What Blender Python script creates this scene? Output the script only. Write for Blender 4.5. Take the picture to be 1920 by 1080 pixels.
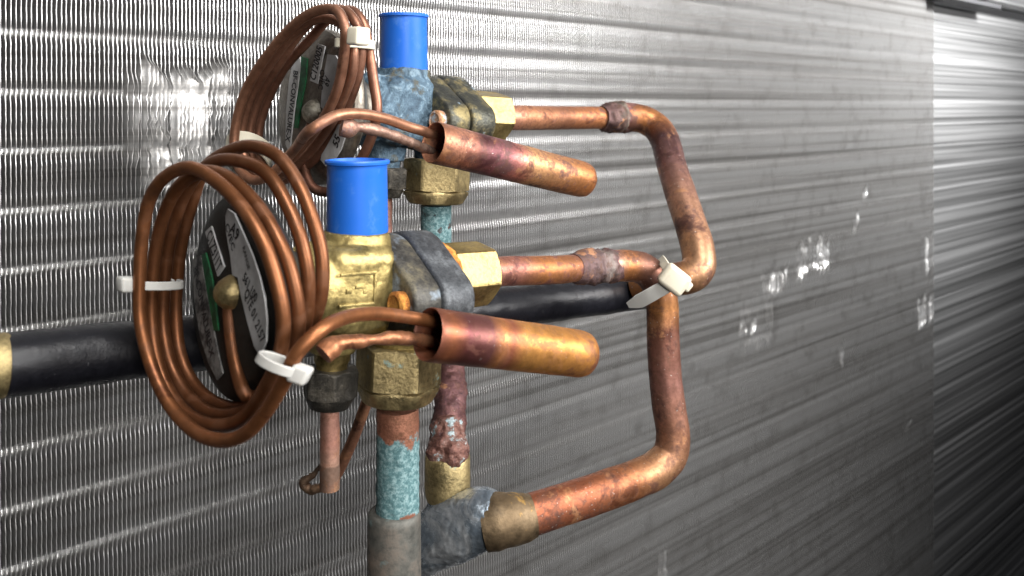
import bpy, bmesh, math, random
import numpy as np
from mathutils import Vector, Matrix, noise
random.seed(7); rng = np.random.default_rng(7)
for o in list(bpy.data.objects): bpy.data.objects.remove(o, do_unlink=True)
S = bpy.context.scene; C = S.collection

# ---------------------------------------------------------------- camera
F = 1600.0; CX = 960.0; HOR = 200.0           # focal length in photo pixels, principal column, horizon row
cd = bpy.data.cameras.new('camera'); cam = bpy.data.objects.new('camera', cd); C.objects.link(cam)
cam.location = (0, 0, 0); cam.rotation_euler = (math.radians(90), 0, 0)
cd.sensor_width = 36; cd.lens = F/1920*36; cd.shift_y = -(540-HOR)/1920
cd.clip_start = 0.005; cd.clip_end = 50
cd.dof.use_dof = True; cd.dof.focus_distance = 0.335; cd.dof.aperture_fstop = 19
S.camera = cam
# ---------------------------------------------------------------- world and lamps
W = bpy.data.worlds.new('World'); S.world = W; W.use_nodes = True
wn = W.node_tree.nodes; wl = W.node_tree.links
bg = wn['Background']; bg.inputs['Strength'].default_value = 0.42
tc = wn.new('ShaderNodeTexCoord'); sx = wn.new('ShaderNodeSeparateXYZ'); wl.new(tc.outputs['Generated'], sx.inputs[0])
wr = wn.new('ShaderNodeValToRGB'); wl.new(sx.outputs['Z'], wr.inputs[0]); 
mx = wn.new('ShaderNodeMapRange'); mx.inputs['From Min'].default_value = -.9; mx.inputs['From Max'].default_value = .7
mx.inputs['To Min'].default_value = .10; mx.inputs['To Max'].default_value = 1.25; wl.new(sx.outputs['X'], mx.inputs[0])
mm = wn.new('ShaderNodeVectorMath'); mm.operation = 'SCALE'; wl.new(wr.outputs[0], mm.inputs[0]); wl.new(mx.outputs[0], mm.inputs['Scale']); wl.new(mm.outputs[0], bg.inputs['Color'])
mp = wn.new('ShaderNodeMapRange'); mp.inputs['From Min'].default_value = -1; mp.inputs['From Max'].default_value = 1
wl.new(sx.outputs['Z'], mp.inputs[0]); wl.new(mp.outputs[0], wr.inputs[0])
er = wr.color_ramp; er.elements[0].position = 0.22; er.elements[0].color = (0.004,0.004,0.006,1)
er.elements[1].position = 0.80; er.elements[1].color = (0.50,0.51,0.53,1)
for p, v in ((0.38,0.010),(0.47,0.05),(0.56,0.20)):
    e = er.elements.new(p); e.color = (v, v, v*1.03, 1)
def area(name, loc, target, size, sizey, power, col=(1,1,1), spread=180):
    l = bpy.data.lights.new(name, 'AREA'); l.shape = 'RECTANGLE'; l.size = size; l.size_y = sizey
    l.energy = power; l.color = col; l.spread = math.radians(spread)
    o = bpy.data.objects.new(name, l); C.objects.link(o); o.location = loc
    o.rotation_euler = (Vector(target)-Vector(loc)).to_track_quat('-Z', 'Y').to_euler()
    return o
area('overhead_lamp', (0.30, -0.20, 0.70), (0.0, 0.36, -0.05), 0.42, 0.36, 1.15, (1, .985, .96), 50)
area('side_lamp', (1.25, 0.10, 0.42), (0.03, 0.64, 0.20), 0.95, 0.55, 9.6, (1, .99, .98), 74)
area('front_lamp', (0.30, -0.46, 0.08), (0.0, 0.36, -0.08), 0.24, 0.24, 0.42, (1, .97, .93), 52)
area('coil_fill', (0.95, 0.35, 0.45), (0.50, 0.95, 0.21), 0.35, 0.2, 10.0, (1, 1, 1), 54)  # added fill, no visible source: brightens the upper far end of the fin wall
S.view_settings.view_transform = 'Standard'; S.view_settings.look = 'None'
S.view_settings.exposure = 0.0; S.view_settings.gamma = 1; S.view_settings.use_curve_mapping = False
S.render.engine = 'CYCLES'
S.cycles.max_bounces = 8; S.cycles.glossy_bounces = 5; S.cycles.caustics_reflective = False

# ---------------------------------------------------------------- frames and helpers
TH = math.radians(41.83)
A = Vector((math.cos(TH), math.sin(TH), 0))            # along the coil wall, away to the right
N = Vector((math.sin(TH), -math.cos(TH), 0))           # out of the coil wall, towards the viewer
Z = Vector((0, 0, 1))
DW = 0.400                                             # distance camera to coil face
def P(px, py, Y): return Vector(((px-CX)/F*Y, Y, -(py-HOR)/F*Y))
def onplane(px, py, o, n):                             # point where the sight line meets a real plane
    d = P(px, py, 1.0); return d*(o.dot(n)/d.dot(n))
def fr(p, sc=1.0, off=0.0, oct=4): return noise.fractal(Vector(p)*sc+Vector((off, off*1.7, off*.3)), 0.8, 2.1, oct)
def sm(a, b, x): 
    t = min(1, max(0, (x-a)/(b-a))); return t*t*(3-2*t)

def catmull(pts, step):
    pts = [Vector(p) for p in pts]; n = len(pts); out = []; ks = []
    for i in range(n-1):
        p0 = pts[i-1] if i > 0 else pts[0]*2-pts[1]; p1 = pts[i]; p2 = pts[i+1]
        p3 = pts[i+2] if i+2 < n else pts[-1]*2-pts[-2]
        t0 = 0; t1 = t0+max(1e-5,(p1-p0).length)**.5; t2 = t1+max(1e-5,(p2-p1).length)**.5; t3 = t2+max(1e-5,(p3-p2).length)**.5
        m = max(2, int((p2-p1).length/step))
        for j in range(m):
            t = t1+(t2-t1)*j/m
            a1 = p0*((t1-t)/(t1-t0))+p1*((t-t0)/(t1-t0)); a2 = p1*((t2-t)/(t2-t1))+p2*((t-t1)/(t2-t1)); a3 = p2*((t3-t)/(t3-t2))+p3*((t-t2)/(t3-t2))
            b1 = a1*((t2-t)/(t2-t0))+a2*((t-t0)/(t2-t0)); b2 = a2*((t3-t)/(t3-t1))+a3*((t-t1)/(t3-t1))
            out.append(b1*((t2-t)/(t2-t1))+b2*((t-t1)/(t2-t1))); ks.append(i+j/m)
    out.append(pts[-1]); ks.append(n-1.0)
    return out, ks

class MB:
    def __init__(s): s.v = []; s.f = []; s.al = []; s.mi = []
    def rings(s, rings, cap0=True, cap1=True, al=None, closed=False, mi=0):
        b = len(s.v); n = len(rings[0]); m = len(rings)
        for i, r in enumerate(rings):
            s.v += [tuple(p) for p in r]; s.al += [al[i] if al else 0.0]*n
        for i in range(m-(0 if closed else 1)):
            for j in range(n):
                k = (j+1) % n; i2 = (i+1) % m
                s.f.append((b+i*n+j, b+i*n+k, b+i2*n+k, b+i2*n+j)); s.mi.append(mi)
        if not closed:
            if cap0: s.f.append(tuple(b+j for j in reversed(range(n)))); s.mi.append(mi)
            if cap1: s.f.append(tuple(b+(m-1)*n+j for j in range(n))); s.mi.append(mi)
    def tube(s, pts, rad, n=20, step=0.0012, disp=None, cap0=True, cap1=True, round_end=0, flat=None):
        c, ks = catmull(pts, step); m = len(c)
        L = [0.0]
        for i in range(1, m): L.append(L[-1]+(c[i]-c[i-1]).length)
        tg = [(c[min(i+1, m-1)]-c[max(i-1, 0)]).normalized() for i in range(m)]
        u = tg[0].orthogonal().normalized(); R = []
        for i in range(m):
            u = (u-tg[i]*u.dot(tg[i])).normalized(); w = tg[i].cross(u)
            if callable(rad): r = rad(L[i]/L[-1])
            elif isinstance(rad, (list, tuple)):
                k = int(min(ks[i], len(rad)-1)); k2 = min(k+1, len(rad)-1); q = ks[i]-k; q = q*q*(3-2*q); r = rad[k]*(1-q)+rad[k2]*q
            else: r = rad
            if round_end:
                e = L[-1]-L[i]
                if e < round_end: r = r-round_end+math.sqrt(max(0, round_end**2-(round_end-e)**2))
            ring = []
            for j in range(n):
                a = 2*math.pi*j/n; d = u*math.cos(a)+w*math.sin(a); rr = r
                if disp: rr += disp(c[i]+d*r, L[i]/L[-1])
                ring.append(c[i]+d*rr)
            R.append(ring)
        s.rings(R, cap0, cap1, [l/L[-1] for l in L]); return L[-1]
    def lathe(s, o, ax, prof, n=48, disp=None, cap0=True, cap1=True, radf=None):
        ax = Vector(ax).normalized(); u = ax.orthogonal().normalized()
        if abs(ax.z) < .5: u = (Z-ax*ax.z).normalized()
        w = ax.cross(u); R = []
        for (h, r) in prof:
            ring = []
            for j in range(n):
                a = 2*math.pi*j/n; rr = r if radf is None else radf(a, h, r)
                d = u*math.cos(a)+w*math.sin(a); p = o+ax*h+d*rr
                if disp: p = p+d*disp(p)
                ring.append(p)
            R.append(ring)
        s.rings(R, cap0, cap1, [i/(len(prof)-1) for i in range(len(prof))])
    def hexnut(s, o, ax, flat, h0, h1, cham0=0.0, cham1=0.0, rot=0.0, tail=None, disp=None):
        """hexagon of given across-flats/2 between h0 and h1 with turned chamfers; tail = [(h, r)...] a turned skirt after h1"""
        corner = flat/math.cos(math.pi/6)
        def hx(a):
            q = ((a+rot) % (math.pi/3))-math.pi/6; r = flat/math.cos(q)
            return min(r, corner*0.993)
        prof = []; K = 7
        for i in range(K): q = i/(K-1); prof.append((h0+cham0*q*0.9999, flat*0.985+(corner-flat*0.985)*math.sin(q*math.pi/2)))
        prof.append(((h0+h1)/2, corner))
        for i in range(K): q = 1-i/(K-1); prof.append((h1-cham1*q*0.9999, flat*0.985+(corner-flat*0.985)*math.sin(q*math.pi/2)))
        nb = len(prof)
        if tail: prof += tail
        idx = {id(p): i for i, p in enumerate(prof)}
        hs = [p[0] for p in prof]
        def rf(a, h, r): return min(r, hx(a))
        s.lathe(o, ax, prof, n=96, radf=rf, disp=disp)
    def loft(s, outl, basis, levels):
        o, ax, u, w = basis
        R = [[o+ax*h+u*x+w*y for (x, y) in outl(i)] for h, i in levels]; s.rings(R)
    def box(s, c, ex, ey, ez, bev=0.0):
        """box with half vectors, edges rounded by stacking inset levels"""
        lx, ly, lz = ex.length, ey.length, ez.length; X, Y_, Z_ = ex/lx, ey/ly, ez/lz
        def outl(ins):
            pts = []; r = max(bev, 1e-5)
            for k, (sx_, sy_) in enumerate(((1, 1), (-1, 1), (-1, -1), (1, -1))):
                for q in range(4):
                    a = math.pi/2*(k+q/3); pts.append((sx_*(lx-r)+math.cos(a)*(r-ins), sy_*(ly-r)+math.sin(a)*(r-ins)))
            return pts
        lv = []
        for q in (3, 2, 1, 0): a = math.pi/2*q/3; lv.append((-lz+bev*(1-math.sin(a)), bev*(1-math.cos(a))*.98))
        lv += [(-h, i) for h, i in reversed(lv)]
        s.loft(outl, (c, Z_, X, Y_), lv)
    def mesh(s, name):
        me = bpy.data.meshes.new(name); me.from_pydata(s.v, [], s.f); me.validate()
        at = me.attributes.new('along', 'FLOAT', 'POINT')
        if len(s.al) == len(me.vertices): at.data.foreach_set('value', s.al)
        return me
    def build(s, name, mat, parent=None, angle=32):
        me = s.mesh(name); return link(name, me, mat, parent, angle, s.mi)

def link(name, me, mat, parent=None, angle=32, mi=None):
    bm = bmesh.new(); bm.from_mesh(me); bmesh.ops.recalc_face_normals(bm, faces=bm.faces); bm.to_mesh(me); bm.free()
    for m in (mat if isinstance(mat, (list, tuple)) else [mat]): me.materials.append(m)
    me.polygons.foreach_set('use_smooth', [True]*len(me.polygons))
    if mi and any(mi) and len(mi) == len(me.polygons): me.polygons.foreach_set('material_index', mi)
    if angle: me.set_sharp_from_angle(angle=math.radians(angle))
    o = bpy.data.objects.new(name, me); C.objects.link(o)
    if parent:
        o.parent = parent; L = parent.location.copy(); q = parent.parent
        o.matrix_parent_inverse = Matrix.Translation(-L) if q is None and parent.type == 'EMPTY' else Matrix.Identity(4)
    return o
def thing(name, label, cat, loc, group=None):
    o = bpy.data.objects.new(name, None); C.objects.link(o); o.location = loc; o.empty_display_size = .01
    o['label'] = label; o['category'] = cat
    if group: o['group'] = group
    return o
def tag(o, label, cat, group=None):
    o['label'] = label; o['category'] = cat
    if group: o['group'] = group
    return o
def remesh(mb, name, voxel, disp=None, smooth=4):
    me = mb.mesh(name); o = bpy.data.objects.new('tmp', me); C.objects.link(o)
    m = o.modifiers.new('r', 'REMESH'); m.mode = 'VOXEL'; m.voxel_size = voxel
    k = o.modifiers.new('s', 'SMOOTH'); k.iterations = smooth; k.factor = .5
    bpy.context.view_layer.update()
    dg = bpy.context.evaluated_depsgraph_get(); out = bpy.data.meshes.new_from_object(o.evaluated_get(dg))
    bpy.data.objects.remove(o, do_unlink=True); bpy.data.meshes.remove(me)
    out.name = name
    if disp:
        nv = [v.normal.copy() for v in out.vertices]
        for v, nn in zip(out.vertices, nv): v.co = v.co+nn*disp(v.co)
    return out

# ---------------------------------------------------------------- materials
class NT:
    def __init__(s, name):
        s.m = bpy.data.materials.new(name); s.m.use_nodes = True; s.n = s.m.node_tree.nodes; s.l = s.m.node_tree.links
        s.b = s.n['Principled BSDF']; t = s.n.new('ShaderNodeTexCoord'); s.co = t.outputs['Object']
    def noise(s, sc, det=6, rough=.6, co=None, dist=0.0, stretch=None):
        src = co or s.co
        if stretch:
            mp = s.n.new('ShaderNodeMapping'); mp.inputs['Scale'].default_value = stretch; s.l.new(src, mp.inputs[0]); src = mp.outputs[0]
        t = s.n.new('ShaderNodeTexNoise'); t.inputs['Scale'].default_value = sc; t.inputs['Detail'].default_value = det
        t.inputs['Roughness'].default_value = rough; t.inputs['Distortion'].default_value = dist; s.l.new(src, t.inputs['Vector']); return t.outputs[0]
    def ramp(s, fac, stops):
        r = s.n.new('ShaderNodeValToRGB'); s.l.new(fac, r.inputs[0]); e = r.color_ramp.elements
        while len(e) > 1: e.remove(e[-1])
        for i, (p, c) in enumerate(stops):
            c = c if isinstance(c, (tuple, list)) else (c, c, c)
            x = e[0] if i == 0 else e.new(p); x.position = p; x.color = (*c[:3], 1)
        return r.outputs[0]
    def mix(s, fac, a, b):
        m = s.n.new('ShaderNodeMix'); m.data_type = 'RGBA'
        for sock, v in ((m.inputs[0], fac), (m.inputs[6], a), (m.inputs[7], b)):
            if hasattr(v, 'is_output'): s.l.new(v, sock)
            elif isinstance(v, (int, float)): sock.default_value = v
            else: sock.default_value = (*v[:3], 1)
        return m.outputs[2]
    def math(s, op, a, b=0.0, clamp=False):
        m = s.n.new('ShaderNodeMath'); m.operation = op; m.use_clamp = clamp
        for sock, v in ((m.inputs[0], a), (m.inputs[1], b)):
            if hasattr(v, 'is_output'): s.l.new(v, sock)
            else: sock.default_value = v
        return m.outputs[0]
    def attr(s, nm):
        a = s.n.new('ShaderNodeAttribute'); a.attribute_name = nm; return a.outputs['Fac']
    def set(s, k, v):
        if hasattr(v, 'is_output'): s.l.new(v, s.b.inputs[k])
        else: s.b.inputs[k].default_value = (*v, 1) if isinstance(v, tuple) else v
    def bump(s, h, st=.3, d=.0005):
        b = s.n.new('ShaderNodeBump'); b.inputs['Strength'].default_value = st; b.inputs['Distance'].default_value = d
        s.l.new(h, b.inputs['Height']); s.l.new(b.outputs[0], s.b.inputs['Normal'])

ORANGE = (.44,.175,.06); COP = (.31,.135,.075); BROWN = (.20,.085,.045); DARKB = (.085,.038,.026)
PURP = (.15,.055,.06); PURPL = (.14,.08,.08); PINK = (.52,.27,.21); TEAL = (.075,.165,.175); TEALL = (.24,.36,.37); GOLD = (.55,.30,.08)
def copper(name, stops, patch=DARKB, amt=.5, sc=90, rough=.38, wob=.10, metal=.85, teal=None, bump=.25, speck=.0):
    t = NT(name); nz = t.noise(sc, 7, .62); n2 = t.noise(sc*.35, 4, .6, dist=.8)
    al = t.attr('along')
    x = t.math('ADD', al, t.math('MULTIPLY', t.math('SUBTRACT', n2, .5), wob*2.4))
    base = t.ramp(x, stops)
    m = t.ramp(nz, [(.5-.0+.14*(1-amt), 0.0), (.56+.16*(1-amt), 1.0)])
    col = t.mix(t.math('MULTIPLY', m, .82), base, patch)
    n3 = t.noise(sc*2.6, 6, .68, dist=.5); col = t.mix(t.math('MULTIPLY', t.ramp(n3, [(.53, 0.0), (.60, 1.0)]), .40+.5*amt), col, tuple(v*.6+.4*w_ for v, w_ in zip(patch, BROWN)))
    ox = t.math('MAXIMUM', m, t.ramp(n3, [(.53, 0.0), (.60, 1.0)]))
    big = t.noise(sc*.55, 8, .7, dist=.6); bm_ = t.ramp(big, [(.50+.12*(1-amt), 0.0), (.535+.12*(1-amt), .75), (.62+.1*(1-amt), 1.0)])
    dk = t.n.new('ShaderNodeVectorMath'); dk.operation = 'MULTIPLY'; t.l.new(col, dk.inputs[0]); dk.inputs[1].default_value = (.36, .30, .36)
    col = t.mix(t.math('MULTIPLY', bm_, .85), col, dk.outputs[0])
    br_ = t.ramp(t.noise(sc*.8, 7, .68, dist=.4), [(.58, 0.0), (.63, 1.0)]); col = t.mix(t.math('MULTIPLY', br_, .55*min(1, amt*2)), col, (.62,.30,.14))
    fine = t.noise(sc*7, 5, .7); col = t.mix(t.math('MULTIPLY', t.ramp(fine, [(.35, 1.0), (.62, 0.0)]), .40), col, tuple(v*.45 for v in BROWN))
    met = t.math('MULTIPLY', t.math('SUBTRACT', 1.0, t.math('MULTIPLY', ox, .30)), metal); rg = t.mix(ox, t.ramp(nz, [(.35, rough+.05), (.7, rough+.2)]), (rough+.20,)*3)
    if teal:
        lo, hi = teal; tm = t.ramp(t.math('ADD', al, t.math('MULTIPLY', t.math('SUBTRACT', t.noise(sc*1.1, 6, .7), .5), .8)), [(lo, 0.0), (lo+.05, 1.0), (hi, 1.0), (min(1, hi+.05), 0.0 if hi < .99 else 1.0)])
        tc_ = t.ramp(t.noise(sc*5.5, 6, .78), [(.33, (.05,.11,.12)), (.47, TEAL), (.6, TEALL)])
        col = t.mix(tm, col, tc_); met = t.math('MULTIPLY', t.math('SUBTRACT', 1.0, tm), met); rg = t.mix(tm, rg, (.85,.85,.85))
    if speck:
        sp = t.ramp(t.noise(sc*12, 2, .5), [(.70, 0.0), (.74, 1.0)]); col = t.mix(t.math('MULTIPLY', sp, speck), col, (.75,.68,.62))
    t.set('Base Color', col); t.set('Metallic', t.math('MULTIPLY', met, .86) if hasattr(met, 'is_output') else met*.86); t.set('Roughness', rg)
    h = t.math('ADD', fine, t.math('MULTIPLY', nz, 1.5)); t.bump(h, bump, .0004); return t.m
def metal(name, cols, sc=120, rough=.4, metallic=.8, bump=.35, extra=None, dist=.0):
    t = NT(name); nz = t.noise(sc, 8, .65, dist=dist); col = t.ramp(nz, cols)
    f = t.noise(sc*8, 5, .7); col = t.mix(t.math('MULTIPLY', t.ramp(f, [(.3, 1.0), (.55, 0.0)]), .4), col, tuple(v*.35 for v in cols[0][1]))
    if extra:
        ec, lo, hi, es = extra; em = t.ramp(t.noise(es, 7, .65), [(lo, 0.0), (hi, 1.0)]); col = t.mix(em, col, ec)
        t.set('Metallic', t.math('MULTIPLY', t.math('SUBTRACT', 1.0, em), metallic))
    else: t.set('Metallic', metallic)
    t.set('Base Color', col); t.set('Roughness', t.ramp(nz, [(.3, rough-.08), (.7, rough+.2)]))
    t.bump(t.math('ADD', f, t.math('MULTIPLY', nz, 2.0)), bump, .0005); return t.m

BRASS = metal('brass_cast', [(.3,(.10,.08,.03)), (.45,(.36,.28,.11)), (.68,(.55,.43,.18))], 55, .42, .85, .30, extra=((.16,.17,.15), .60, .74, 60))
BRASSN = metal('brass_nut', [(.3,(.16,.12,.045)), (.48,(.40,.30,.12)), (.7,(.52,.40,.17))], 90, .40, .9, .25)
BRASSD = metal('brass_aged', [(.2,(.10,.085,.045)), (.5,(.40,.31,.15)), (.75,(.56,.44,.22))], 95, .38, .85, .35, extra=((.16,.30,.30), .64, .72, 130))
BRASSB = metal('brass_blackened', [(.2,(.018,.018,.016)), (.5,(.055,.05,.042)), (.75,(.17,.15,.12))], 150, .42, .7, .5, extra=((.22,.30,.30), .68, .76, 150))
GREY = metal('flange_grey', [(.3,(.035,.035,.033)), (.5,(.085,.08,.07)), (.68,(.19,.165,.11))], 110, .46, .65, .35, extra=((.19,.23,.27), .58, .70, 90))
GREYB = metal('flange_grey_blue', [(.3,(.035,.038,.042)), (.5,(.08,.085,.092)), (.68,(.17,.18,.19))], 140, .5, .5, .35)
FLR = metal('flange_dark_corroded', [(.25,(.03,.033,.033)), (.47,(.08,.078,.06)), (.6,(.26,.21,.10))], 90, .45, .7, .4, extra=((.30,.40,.48), .60, .66, 75))
BLUEC = metal('valve_blue_corrosion', [(.25,(.015,.03,.045)), (.44,(.05,.09,.13)), (.56,(.12,.19,.25)), (.70,(.32,.41,.47))], 150, .62, .15, 1.0, extra=((.07,.065,.045), .57, .64, 60), dist=.9)
RUST = metal('rust_orange', [(.3,(.10,.03,.01)), (.48,(.48,.17,.025)), (.68,(.72,.36,.07))], 260, .75, .05, .8)
RUSTW = metal('rust_on_white_zinc', [(.3,(.50,.22,.09)), (.47,(.52,.30,.18)), (.55,(.55,.57,.60)), (.8,(.66,.68,.70))], 170, .6, .25, .6)
SOLDER = metal('solder_silver', [(.25,(.08,.11,.15)), (.45,(.20,.235,.27)), (.58,(.36,.38,.40)), (.68,(.68,.69,.70))], 60, .22, .6, .35, dist=.9)
ALU = None
def fin_mat():
    t = NT('aluminium_fin'); n1 = t.noise(230, 4, .6, stretch=(.005,.005,1)); n2 = t.noise(900, 3, .6); n3 = t.noise(60, 6, .65)
    col = t.ramp(n1, [(.34,(.42,.41,.40)), (.46,(.62,.61,.60)), (.58,(.74,.735,.73))])
    col = t.mix(t.math('MULTIPLY', t.ramp(n3, [(.52, 0.0), (.68, 1.0)]), .30), col, (.25,.235,.22))
    st = t.ramp(t.noise(170, 4, .6, stretch=(1,1,.10)), [(.60, 0.0), (.70, 1.0)]); sp = t.ramp(t.noise(420, 2, .5), [(.70, 0.0), (.73, 1.0)])
    col = t.mix(t.math('MULTIPLY', t.math('MULTIPLY', st, t.ramp(n3, [(.45, 0.0), (.6, 1.0)])), .5), col, (.80,.79,.77)); col = t.mix(t.math('MULTIPLY', sp, .8), col, (.85,.84,.80))
    t.set('Base Color', col); t.set('Metallic', .78); t.set('Roughness', t.ramp(n1, [(.3,.46), (.65,.30)])); t.bump(n2, .25, .0002); return t.m
FIN = fin_mat()
DARK = NT('gap_dark'); DARK.set('Base Color', (.018,.018,.02)); DARK.set('Roughness', .8); DARK = DARK.m
TUBEM = metal('collar_aluminium', [(.3,(.5,.5,.5)), (.6,(.8,.8,.8))], 200, .22, 1.0, .3)
SHEET = NT('end_sheet_aluminium'); q = SHEET.noise(230, 4, .6, stretch=(.005,.005,1)); SHEET.set('Base Color', SHEET.ramp(q, [(.36,(.34,.34,.34)), (.6,(.62,.62,.62))])); SHEET.set('Metallic', .9); SHEET.set('Roughness', SHEET.ramp(q, [(.3,.25),(.7,.42)])); SHEET = SHEET.m
def plastic(name, col, rough=.35, sss=0.0, dirt=.0, dcol=(.6,.58,.5), sc=300):
    t = NT(name); c = t.mix(t.math('MULTIPLY', t.ramp(t.noise(sc, 5, .7), [(.55, 0.0), (.75, 1.0)]), dirt), col, dcol)
    t.set('Base Color', c); t.set('Roughness', t.ramp(t.noise(sc*.6, 5, .6), [(.3, rough), (.7, rough+.18)])); t.set('Subsurface Weight', sss); t.set('Subsurface Radius', (.002,.002,.002)) if False else None
    t.b.inputs['Subsurface Radius'].default_value = (1, .9, .8); t.b.inputs['Subsurface Scale'].default_value = .001
    t.bump(t.noise(sc*2.5, 4, .6), .08, .0003); return t.m
BLUE = plastic('cap_blue_plastic', (.012,.12,.54), .36, 0.0, .45, (.13,.28,.60), 120)
NYLON = plastic('tie_nylon', (.56,.55,.52), .38, .3, .4, (.45,.42,.36))
NYLONY = plastic('tie_nylon_yellowed', (.64,.59,.47), .42, .3, .25, (.5,.43,.3))
FOAM = NT('black_foam'); q = FOAM.noise(400, 6, .7); FOAM.set('Base Color', FOAM.mix(FOAM.ramp(FOAM.noise(520, 4, .7), [(.66,0.0),(.74,1.0)]), FOAM.ramp(q, [(.3,(.004,.004,.006)), (.7,(.012,.012,.016))]), (.07,.07,.075))); FOAM.set('Roughness', .36); FOAM.bump(FOAM.math('ADD', q, FOAM.noise(90, 5, .6)), .35, .0006); FOAM = FOAM.m
HEADM = metal('power_head_dark', [(.25,(.005,.005,.004)), (.5,(.010,.009,.007)), (.75,(.035,.028,.02))], 90, .6, .05, .2)
HEADR = metal('power_head_steel', [(.25,(.07,.06,.05)), (.5,(.20,.175,.145)), (.75,(.34,.31,.27))], 80, .36, .75, .2)
STEELW = metal('boss_steel', [(.3,(.16,.14,.10)), (.6,(.42,.40,.34))], 130, .4, .7, .4)
PAPER = NT('sticker_paper'); PAPER.set('Base Color', PAPER.ramp(PAPER.noise(160, 6, .7), [(.3,(.42,.41,.40)), (.7,(.66,.66,.66))])); PAPER.set('Roughness', .5); PAPER = PAPER.m
PAPERD = NT('sticker_soiled'); PAPERD.set('Base Color', PAPERD.ramp(PAPERD.noise(220, 6, .7), [(.4,(.03,.03,.03)), (.55,(.22,.21,.2))])); PAPERD.set('Roughness', .6); PAPERD = PAPERD.m
GREEN = NT('sticker_green'); GREEN.set('Base Color', GREEN.ramp(GREEN.noise(200,5,.7), [(.35,(.005,.03,.012)),(.65,(.012,.16,.055))])); GREEN.set('Roughness', .5); GREEN = GREEN.m
INK = NT('ink'); INK.set('Base Color', (.015,.015,.018)); INK.set('Roughness', .6); INK = INK.m
ORLAB = NT('sticker_orange'); ORLAB.set('Base Color', (.40,.11,.03)); ORLAB = ORLAB.m

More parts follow.
